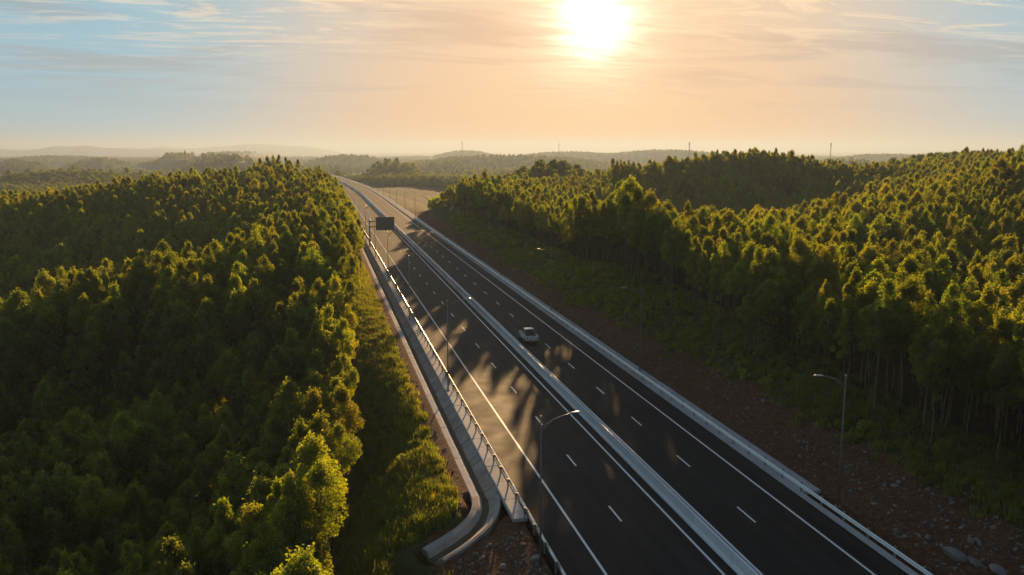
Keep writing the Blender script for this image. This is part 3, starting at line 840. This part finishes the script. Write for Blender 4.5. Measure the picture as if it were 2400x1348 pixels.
def joined(tm, cm, name):
    """one mesh of trunk and crown, the source for the far woods"""
    vt = np.array([v.co for v in tm.vertices]); ft = [tuple(p.vertices) for p in tm.polygons]
    vc = np.empty(len(cm.vertices) * 3); cm.vertices.foreach_get('co', vc); vc = vc.reshape(-1, 3)
    fc = [tuple(i + len(vt) for i in p.vertices) for p in cm.polygons]
    return mesh(name, np.concatenate([vt, vc]), ft + fc, [tm.materials[0], cm.materials[0]], False, [0] * len(ft) + [1] * len(fc))
def instancer(name, pts, rots, scls, idx, meshes, parent=None):
    """one object that carries a mass of plants"""
    m = bpy.data.meshes.new(name); m.from_pydata([tuple(p) for p in pts], [], [])
    for nm, ty, arr in (('rot', 'FLOAT_VECTOR', rots), ('scl', 'FLOAT_VECTOR', scls)):
        at = m.attributes.new(nm, ty, 'POINT'); at.data.foreach_set('vector', np.asarray(arr, np.float32).ravel())
    at = m.attributes.new('pick', 'INT', 'POINT'); at.data.foreach_set('value', np.asarray(idx, np.int32))
    o = link(name, m, parent)
    g = bpy.data.node_groups.new(name, 'GeometryNodeTree')
    g.interface.new_socket('Geometry', in_out='INPUT', socket_type='NodeSocketGeometry'); g.interface.new_socket('Geometry', in_out='OUTPUT', socket_type='NodeSocketGeometry')
    k = NT(g)
    gi, go = k.n('NodeGroupInput'), k.n('NodeGroupOutput')
    j = k.n('GeometryNodeJoinGeometry')
    for q, mm in enumerate(meshes):
        so = bpy.data.objects.new(name + '_source', mm)
        oi = k.n('GeometryNodeObjectInfo'); oi.inputs['Object'].default_value = so; oi.inputs['As Instance'].default_value = False
        gt = k.n('GeometryNodeGeometryToInstance'); g.links.new(oi.outputs['Geometry'], gt.inputs[0]); g.links.new(gt.outputs[0], j.inputs[0])
    ip = k.n('GeometryNodeInstanceOnPoints'); ip.inputs['Pick Instance'].default_value = True
    g.links.new(gi.outputs[0], ip.inputs['Points']); g.links.new(j.outputs[0], ip.inputs['Instance'])
    for nm, ty, sock in (('rot', 'FLOAT_VECTOR', 'Rotation'), ('scl', 'FLOAT_VECTOR', 'Scale'), ('pick', 'INT', 'Instance Index')):
        na = k.n('GeometryNodeInputNamedAttribute', data_type=ty); na.inputs[0].default_value = nm
        src = [s for s in na.outputs if s.enabled and s.name == 'Attribute'][0]
        g.links.new(src, ip.inputs[sock])
    g.links.new(ip.outputs[0], go.inputs[0])
    md = o.modifiers.new('scatter', 'NODES'); md.node_group = g
    return o

KINDS = [tree_data(50 + k, h=13.0, crown0=[.54, .60, .50, .62, .56, .66, .52, .58][k], rad=[1.9, 1.5, 2.1, 1.4, 1.75, 2.3, 1.6, 2.2][k], clumps=[36, 22, 42, 26, 34, 34, 28, 40][k]) for k in range(8)]
BROAD = [tree_data(80 + k, h=9.5, crown0=0.30, rad=3.0 + 0.4 * k, clumps=26, per=34, leaf=(0.62, 0.42), leaf_mat='far_leaf', trunk_r=0.16) for k in range(4)]

def jitter_grid(x0, x1, y0, y1, s):
    xs = np.arange(x0, x1, s); ys = np.arange(y0, y1, s)
    X, Y = np.meshgrid(xs, ys)
    return (X + rng.uniform(-.42, .42, X.shape) * s).ravel(), (Y + rng.uniform(-.42, .42, Y.shape) * s).ravel()
def in_view(x, y, z, mu=140, mv=200):
    u, v, d = project(x, y, z)
    return (d > 8) & (u > -mu) & (u < 2400 + mu) & (v < 1348 + mv)
def left_edge(y):
    return np.minimum(-3.2 + 0.062 * y, 8.4) + 1.2 * (vnoise(y / 7.0, y * 0 + 3, 8) - 0.5)
def right_edge(y):
    return 48.6 + 3.2 * (vnoise(y / 11.0, y * 0 + 1, 4) - 0.5)

x, y = jitter_grid(-330, 330, 6, 372, 2.42)
keep = ((x < left_edge(y)) & (y < 352 + 10 * vnoise(x / 9, x * 0, 2))) | ((x > right_edge(y)) & (y < 350 - 8 * smooth(80, 48, x) + 10 * vnoise(x / 9, x * 0, 5)))
x, y = x[keep], y[keep]
gap = fbm(x / 13, y / 13, 60, 3)
thin = 0.06 + 0.40 * (x > 40) * smooth(68, 60, x) * smooth(150, 164, y) * smooth(218, 200, y)
keep = (gap > -0.20) & (rng.uniform(size=x.size) > thin)
x, y = x[keep], y[keep]
z = height(x - curve_x(y), y)
keep = in_view(x, y, z + 12, 260, 320) | ((x > 45) & (x < 150) & (y > 0) & in_view(x - 40, y, z, 500, 500))
x, y, z = x[keep], y[keep], z[keep]
u, v, d = project(x, y, z + 10.5)
shown = (u > -10) & (u < 2410) & (v < 1360) & (d > 10)
order = np.argsort(np.where(shown, d, 1e9))
tall = np.clip(rng.normal(0.79, 0.115, x.size), 0.46, 1.08) * (1 + 0.35 * fbm(x / 30, y / 30, 71, 2))
tall *= 1 + 0.22 * smooth(60, 52, x) * (x > 40) * smooth(105, 125, y) * smooth(168, 156, y)
tall *= 1 - 0.45 * smooth(285, 340, y) * smooth(80, 50, x) * (x > 30)
wide = tall * rng.uniform(0.82, 1.22, x.size)
turn = rng.uniform(0, 2 * math.pi, x.size)
kind = rng.integers(0, len(KINDS), x.size)
NEAR = order[:300]
def zone(i):
    uu, vv = u[i], v[i]
    if x[i] < 20:
        if x[i] > left_edge(np.array([y[i]]))[0] - 4.5: return 'slender eucalyptus at the outer edge of the left plantation above the grassy slope', 'eucalyptus along the left plantation edge'
        if vv > 1080: return 'eucalyptus among the crowns at the very bottom of the left plantation', 'eucalyptus at the bottom of the left plantation'
        if uu < 420: return 'eucalyptus in the dark left corner of the plantation, below the lit crowns', 'eucalyptus in the dark left corner'
        return 'eucalyptus in the shaded hollow of the left plantation', 'eucalyptus in the shaded left hollow'
    if x[i] < right_edge(np.array([y[i]]))[0] + 4.0: return 'tall eucalyptus in the front row above the bare right bank', 'eucalyptus front row above the right bank'
    if vv > 700: return 'eucalyptus in the dark lower right corner of the wood', 'eucalyptus in the lower right corner'
    return 'eucalyptus behind the front row on the right bank', 'eucalyptus behind the right front row'
ordn = lambda n: (['first', 'second', 'third', 'fourth', 'fifth', 'sixth', 'seventh', 'eighth', 'ninth', 'tenth', 'eleventh', 'twelfth', 'thirteenth', 'fourteenth', 'fifteenth', 'sixteenth', 'seventeenth', 'eighteenth', 'nineteenth'] + [f'{t}-{q}' if q else {'twenty': 'twentieth', 'thirty': 'thirtieth', 'forty': 'fortieth'}[t] for t in ('twenty', 'thirty', 'forty') for q in ('', 'first', 'second', 'third', 'fourth', 'fifth', 'sixth', 'seventh', 'eighth', 'ninth')])[n]
rank = {}
for i in sorted(NEAR, key=lambda q: y[q]):
    gp = zone(i)[1]; rank[i] = sum(1 for q in rank if zone(q)[1] == gp)
ROWS = {'eucalyptus along the left plantation edge': 'slender eucalyptus at the edge of the left plantation, {} tree counted from the bottom',
        'eucalyptus front row above the right bank': 'tall eucalyptus in the front row above the right bank, {} counted from the bottom'}
for i in NEAR:
    tm, cm = KINDS[kind[i]]
    t = empty('eucalyptus_tree', (x[i], y[i], z[i]), turn[i])
    t.scale = (wide[i], wide[i], tall[i])
    lb, gp = zone(i)
    if gp in ROWS and rank[i] < 48: lb = ROWS[gp].format(ordn(rank[i]))
    tag(t, lb, 'tree', gp)
    link('trunk', tm, t); link('crown', cm, t)
rest = np.setdiff1d(np.arange(x.size), NEAR)
def zrot(a):
    q = np.zeros((a.size, 3)); q[:, 2] = a; return q
src = [joined(tm, cm, 'plantation_tree') for tm, cm in KINDS]
for nm, sel, lb in (('plantation', x[rest] < 20, 'dense eucalyptus plantation covering the hill left of the motorway'), ('plantation', x[rest] >= 20, 'dense eucalyptus plantation covering the hills right of the motorway')):
    rr = rest[sel]
    tag(instancer(nm, np.stack([x[rr], y[rr], z[rr]], 1), zrot(turn[rr]), np.stack([wide[rr], wide[rr], tall[rr]], 1), kind[rr], src), lb, 'forest', kind='stuff')
print('plantation trees', x.size)

# far woods
srcb = [joined(tm, cm, 'wood_tree') for tm, cm in BROAD]
def wood(name, label, px, py, meshes, smin, smax):
    zz = height(px - curve_x(py), py); n = px.size
    s = rng.uniform(smin, smax, n)
    tag(instancer(name, np.stack([px, py, zz], 1), zrot(rng.uniform(0, 6.28, n)), np.stack([s * rng.uniform(.85, 1.2, n), s * rng.uniform(.85, 1.2, n), s], 1), rng.integers(0, len(meshes), n), meshes), label, 'forest', kind='stuff')
    print(name, n)
x2, y2 = jitter_grid(-900, 1100, 352, 1100, 4.6)
gx2 = x2 - curve_x(y2)
openf = (gx2 > -14) & (gx2 < 150 - 0.05 * (y2 - 350)) & (y2 < 900) | ((gx2 > -14) & (gx2 < 70))
hillf = np.zeros(x2.size, bool)
for (hx, hy, s_, c_, wl, wd, hh) in FH:
    lat = (x2 - hx) * c_ - (y2 - hy) * s_; dep = (x2 - hx) * s_ + (y2 - hy) * c_
    hillf |= ((lat / wl) ** 2 + (dep / wd) ** 2 < 1.1)
k1 = (~openf | (hillf & ((gx2 > 48) | (gx2 < -10)))) & (fbm(x2 / 60, y2 / 60, 81, 3) > -0.12)
k1 &= in_view(x2, y2, 5 + 0 * x2, 60, 0)
wood('far_wood', 'hazy broadleaf woods on the low hills behind the plantations', x2[k1], y2[k1], srcb, 0.75, 1.25)
x3, y3 = jitter_grid(-3600, 4600, 1100, 5600, 15.0)
k3 = in_view(x3, y3, -20 + 0 * x3, 60, 0) & (fbm(x3 / 260, y3 / 200, 91, 3) > 0.05)
for (hx, hy, s_, c_, wl, wd, hh) in FH:
    lat = (x3 - hx) * c_ - (y3 - hy) * s_; dep = (x3 - hx) * s_ + (y3 - hy) * c_
    k3 |= ((lat / wl) ** 2 + (dep / wd) ** 2 < 1.1)
k3 &= ~((x3 - curve_x(y3) > -14) & (x3 - curve_x(y3) < 60) & (y3 < 1700)) & in_view(x3, y3, -20 + 0 * x3, 60, 0)
wood('distant_wood', 'faint strips of trees on the misty plain near the horizon', x3[k3], y3[k3], srcb, 1.1, 2.1)

# single trees that stand out against the mist
def lone_tree(u_, v_, d_, data, hh, label, group, wide_=1.0):
    p = pix(u_, v_, d_); gz = ground_z(p.x, p.y)
    s = (p.z - gz) / hh
    t = empty('tree', (p.x, p.y, gz), random.uniform(0, 6)); t.scale = (s * wide_, s * wide_, s)
    tag(t, label, 'tree', group)
    link('trunk', data[0], t); link('crown', data[1], t)
for q, (u_, v_) in enumerate([(608, 372), (626, 367), (640, 366), (653, 363), (668, 369), (682, 377), (697, 374)]):
    lone_tree(u_, v_, 362 + 4 * (q % 3), KINDS[q], 13.0, f'tall dark tree in the clump above the left ridge, {ORD[q]} from the left', 'clump of trees above the left ridge', 0.75)
for q, (u_, v_) in enumerate([(1436, 373), (1447, 377), (1455, 375), (1464, 378), (1472, 376), (1481, 381)]):
    lone_tree(u_, v_, 345, KINDS[q], 13.0, f'thin tree in the skyline clump beside the round hill, {ORD[q]} from the left', 'clump of trees by the round hill', 0.8)

# ------------------------------------------------------------------ masts, shed
def mast(u_, v_, d_, label):
    p = pix(u_, v_, d_); gz = ground_z(p.x, p.y); h = p.z - gz
    t = empty('radio_mast', (p.x, p.y, gz)); tag(t, label, 'mast')
    bm = bmesh.new()
    for k in range(3):
        a = k * 2.094
        tube(bm, [(0.9 * math.cos(a), 0.9 * math.sin(a), 0), (0.45 * math.cos(a), 0.45 * math.sin(a), h)], [0.16, 0.12], 4)
    n = int(h / 2.5)
    for q in range(n):
        r0 = 0.9 - 0.45 * q / n; r1 = 0.9 - 0.45 * (q + 1) / n
        for k in range(3):
            a, b = k * 2.094, (k + 1) * 2.094
            tube(bm, [(r0 * math.cos(a), r0 * math.sin(a), h * q / n), (r1 * math.cos(b), r1 * math.sin(b), h * (q + 1) / n)], [0.06, 0.06], 3, cap=False)
    link('lattice', finish(bm, 'lattice', M['mast']), t)
    bm = bmesh.new(); tube(bm, [(0, 0, h - 4), (0, 0, h)], [0.7, 0.7], 8); link('antenna', finish(bm, 'antenna', M['mast']), t)
mast(1083, 333, 1500, 'thin radio mast on the horizon above the road, left of the sun')
mast(433, 353, 1000, 'thin radio mast rising from the hazy wooded hill far left')
mast(1310, 336, 1700, 'faint radio mast on the horizon just below the sun')
mast(1616, 334, 1100, 'thin radio mast behind the low wooded hill right of the sun')
mast(1948, 335, 1100, 'thin radio mast in the gap between the round hill and the right hill')
p = ground_pix(852, 414, -1.0)
sh = empty('shed', (p.x, p.y, ground_z(p.x, p.y)), R(10)); tag(sh, 'small shed with a bright white roof at the foot of the far hill', 'shed')
bm = bmesh.new(); box(bm, (0, 0, 1.6), (9, 5, 3.2)); link('wall', finish(bm, 'wall', M['wall']), sh)
bm = bmesh.new(); prism(bm, [(-5.2, 3.2), (0, 4.3), (5.2, 3.2), (5.2, 3.3), (0, 4.42), (-5.2, 3.3)], -3.0, 3.0); link('roof', finish(bm, 'roof', M['roof']), sh)

# ------------------------------------------------------------------ shrubs, grass, rocks
def shrub_data(seed, h, rad):
    r = np.random.default_rng(seed)
    P3, D3 = [], []
    for k in range(12):
        c = np.array([*(r.normal(0, rad * 0.42, 2)), h * r.uniform(0.25, 0.85)])
        q = r.normal(size=(36, 3)); q /= np.linalg.norm(q, axis=1, keepdims=True)
        P3.append(c + q * r.uniform(0.3, 1, (36, 1)) * rad * 0.36); D3.append(q + np.array([0, 0, -0.2]))
    v_, f_ = leaf_quads(np.concatenate(P3), np.concatenate(D3) + r.normal(0, 0.4, (432, 3)), 0.26, 0.13, seed)
    cm = mesh('foliage', v_, f_, M['shrub'])
    bm = bmesh.new()
    for k in range(5):
        a = r.uniform(0, 6.28); tube(bm, [(0, 0, -0.2), (math.cos(a) * rad * .2, math.sin(a) * rad * .2, h * .4), (math.cos(a) * rad * .5, math.sin(a) * rad * .5, h * .75)], [0.03, 0.022, 0.008], 4)
    return finish(bm, 'stem', M['bark']), cm
SHR = [shrub_data(200 + k, 1.5, 0.9) for k in range(4)]
def tuft(seed, n, h, w_, spread):
    r = np.random.default_rng(seed); vs_, fs_ = [], []
    for k in range(n):
        a = r.uniform(0, 6.28); b = r.normal(0, spread * .3, 2); L = h * r.uniform(.6, 1.2); ln = L * r.uniform(.2, .7)
        d_ = np.array([math.cos(a), math.sin(a)]); pz = np.array([-d_[1], d_[0]]) * w_ / 2
        p0 = np.array([b[0], b[1], -0.05]); p1 = p0 + np.array([*(d_ * ln * .35), L * .6]); p2 = p0 + np.array([*(d_ * ln), L])
        i = len(vs_); vs_ += [p0 - [*pz, 0], p0 + [*pz, 0], p1 + [*pz * .8, 0], p1 - [*pz * .8, 0], p2]
        fs_ += [(i, i + 1, i + 2, i + 3), (i + 3, i + 2, i + 4)]
    return mesh('tuft', vs_, fs_, M['grass'])
TUF = [tuft(300 + k, 30, 0.6, 0.06, 0.6) for k in range(4)]
n = 34000
gx4 = np.concatenate([rng.uniform(-6, 9.9, n // 2), rng.uniform(40.3, 56, n // 2)])
y4 = np.concatenate([35 + 190 * rng.uniform(0, 1, n // 2) ** 1.5, 30 + 260 * rng.uniform(0, 1, n // 2) ** 1.3])
dd = np.where(gx4 < 20, smooth(11.0, 8.3, gx4 + 2.4 * fbm(gx4 / 4, y4 / 4, 51)), smooth(44.3, 48.5, gx4 + 2.8 * smooth(70, 130, y4) + 5 * fbm(gx4 / 9, y4 / 9, 52)))
dd = dd * np.where((gx4 < 20) & (y4 < 59) & (gx4 > 4), 0.12, 1)
dd = dd * np.where(gx4 > 20, 0.25 + 0.75 * smooth(-0.06, 0.10, fbm(gx4 / 6, y4 / 9, 57, 3)), 1)
k4 = (rng.uniform(size=n) < dd) & (channel_dist(gx4, y4)[0] > 2.3)
gx4, y4 = gx4[k4], y4[k4]
z4 = height(gx4, y4); x4 = gx4 + curve_x(y4)
s4 = rng.uniform(0.6, 1.5, x4.size)
pk = rng.integers(0, 4, x4.size)
tag(instancer('grass', np.stack([x4, y4, z4], 1), zrot(rng.uniform(0, 6.28, x4.size)), np.stack([s4, s4, s4], 1), pk, TUF), 'rough green grass and weeds on the roadside slopes', 'grass', kind='stuff')

n6 = 420
gx6 = np.concatenate([rng.uniform(46.5, 112, 260), rng.uniform(-30, 9, 160)]); y6 = np.concatenate([318 + rng.uniform(0, 34, 260), 335 + rng.uniform(0, 24, 160)])
y6[:260] += 22 - 8 * smooth(80, 48, gx6[:260])
s6 = rng.uniform(1.2, 2.9, n6)
tag(instancer('undergrowth', np.stack([gx6, y6, height(gx6, y6)], 1), zrot(rng.uniform(0, 6.28, n6)), np.stack([s6, s6, s6 * 1.15], 1), rng.integers(0, 4, n6), [q[1] for q in SHR]), 'bushy undergrowth along the far ends of both plantations', 'undergrowth', kind='stuff')

wk = rng.choice(x4.size, 520, replace=False); s7 = rng.uniform(0.18, 0.5, 520)
tag(instancer('weeds', np.stack([x4[wk], y4[wk], z4[wk]], 1), zrot(rng.uniform(0, 6.28, 520)), np.stack([s7, s7, s7], 1), rng.integers(0, 4, 520), [q[1] for q in SHR]), 'low leafy weeds scattered through the roadside grass', 'weeds', kind='stuff')

def place_shrub(gx, yy, s, label, group):
    st, fo = SHR[random.randrange(4)]
    t = empty('shrub', (gx + float(curve_x(yy)), yy, ground_z(gx, yy)), random.uniform(0, 6)); t.scale = (s, s, s * random.uniform(.9, 1.3))
    tag(t, label, 'shrub', group); link('stem', st, t); link('foliage', fo, t)
for k in range(26):
    yy = 68 + 120 * (k / 26) ** 1.4 + random.uniform(-2, 2)
    place_shrub(random.uniform(2.5, 8.6), yy, random.uniform(0.35, 0.75), 'leafy green shrub on the grassy slope between channel and left plantation', 'shrubs on the left slope')
for k in range(34):
    yy = 48 + 190 * (k / 34) ** 1.3 + random.uniform(-3, 3)
    place_shrub(random.uniform(45.5, 50.5), yy, random.uniform(0.5, 1.0), 'low shrub at the foot of the right wood above the dirt bank', 'shrubs on the right bank')
# the spiky plant near the channel's mouth
q = ground_pix(985, 1275, -2.5)
pm = tuft(401, 60, 1.5, 0.09, 0.4)
sp = empty('spiky_plant', (q.x, q.y, ground_z(q.x, q.y))); tag(sp, 'spiky clump of long arching blades beside the mouth of the channel', 'plant')
link('blades', pm, sp)

def rock_mesh(seed, flat=0.7):
    r = random.Random(seed); bm = bmesh.new()
    bmesh.ops.create_icosphere(bm, subdivisions=2, radius=1.0)
    cuts = [Vector((r.gauss(0, 1), r.gauss(0, 1), r.gauss(0, 1))).normalized() for _ in range(7)]
    for v_ in bm.verts:
        for c in cuts:
            e = v_.co.dot(c) - 0.62
            if e > 0: v_.co -= c * e
        v_.co *= 1 + r.uniform(-.04, .04); v_.co.z *= flat
    return finish(bm, 'rock', M['rock'])
RK = [rock_mesh(k) for k in range(6)]
n = 5200
gx5 = np.concatenate([rng.uniform(39.4, 47.5, 3600), rng.uniform(8.5, 14.0, 900), rng.uniform(8.8, 10.9, 700)])
y5 = np.concatenate([32 + 220 * rng.uniform(0, 1, 3600) ** 1.5, rng.uniform(38, 56, 900), rng.uniform(60, 150, 700)])
s5 = 0.05 + 0.16 * rng.uniform(0, 1, n) ** 4
s5[:3600] *= np.where(rng.uniform(size=3600) < smooth(60, 40, y5[:3600]) * .5 + .15, 1.5, 1)
k5 = channel_dist(gx5, y5)[0] > 2.0
gx5, y5, s5 = gx5[k5], y5[k5], s5[k5]; n = gx5.size
z5 = height(gx5, y5)
tag(instancer('rubble', np.stack([gx5 + curve_x(y5), y5, z5], 1), rng.uniform(0, 6.28, (n, 3)), np.stack([s5, s5, s5], 1), rng.integers(0, 6, n), RK), 'loose stones and rubble on the bare dirt beside the motorway', 'rubble', kind='stuff')
for k, (u_, v_, s_, lb) in enumerate([(2236, 1306, 1.0, 'large pale boulder in the lower right corner'), (2288, 1322, 0.55, 'pale boulder just right of the largest one in the lower right corner'),
        (2340, 1342, 0.7, 'rounded pale boulder at the very bottom right edge of the dirt'), (2050, 1185, 0.42, 'pale stone in the rubble right of the nearest right lamp post'),
        (2095, 1140, 0.38, 'brownish stone at the upper end of the rubble beside the right wood'), (2140, 1225, 0.40, 'pale stone halfway down the rubble strip on the right'),
        (1225, 1278, 0.34, 'pale stone on the dirt beside the left guard rail'), (1255, 1310, 0.42, 'flat pale stone at the bottom next to the left guard rail'), (1180, 1330, 0.36, 'stone lying on the bare dirt below the channel mouth')]):
    q = ground_pix(u_, v_, 0.0)
    for _ in range(4):
        q = ground_pix(u_, v_, ground_z(q.x, q.y))
    o = link('boulder', RK[k % 6], None, (q.x, q.y, q.z + s_ * 0.15), (random.uniform(-.3, .3), random.uniform(-.3, .3), random.uniform(0, 6)), (s_, s_ * 0.85, s_ * 0.62))
    tag(o, lb, 'boulder', 'boulders beside the road')

# ------------------------------------------------------------------ morning haze
hm, k, out = material('haze')
pv = k.n('ShaderNodeVolumePrincipled')
pv.inputs['Color'].default_value = (0.44, 0.57, 0.74, 1)
pv.inputs['Density'].default_value = 0.00015
pv.inputs['Anisotropy'].default_value = 0.35
k.t.links.new(pv.outputs[0], out.inputs['Volume'])
bm = bmesh.new(); box(bm, (0, 7800, 46), (26000, 19000, 184))
tag(link('haze', finish(bm, 'haze', hm)), 'pale morning haze lying over the whole landscape', 'haze', kind='stuff')
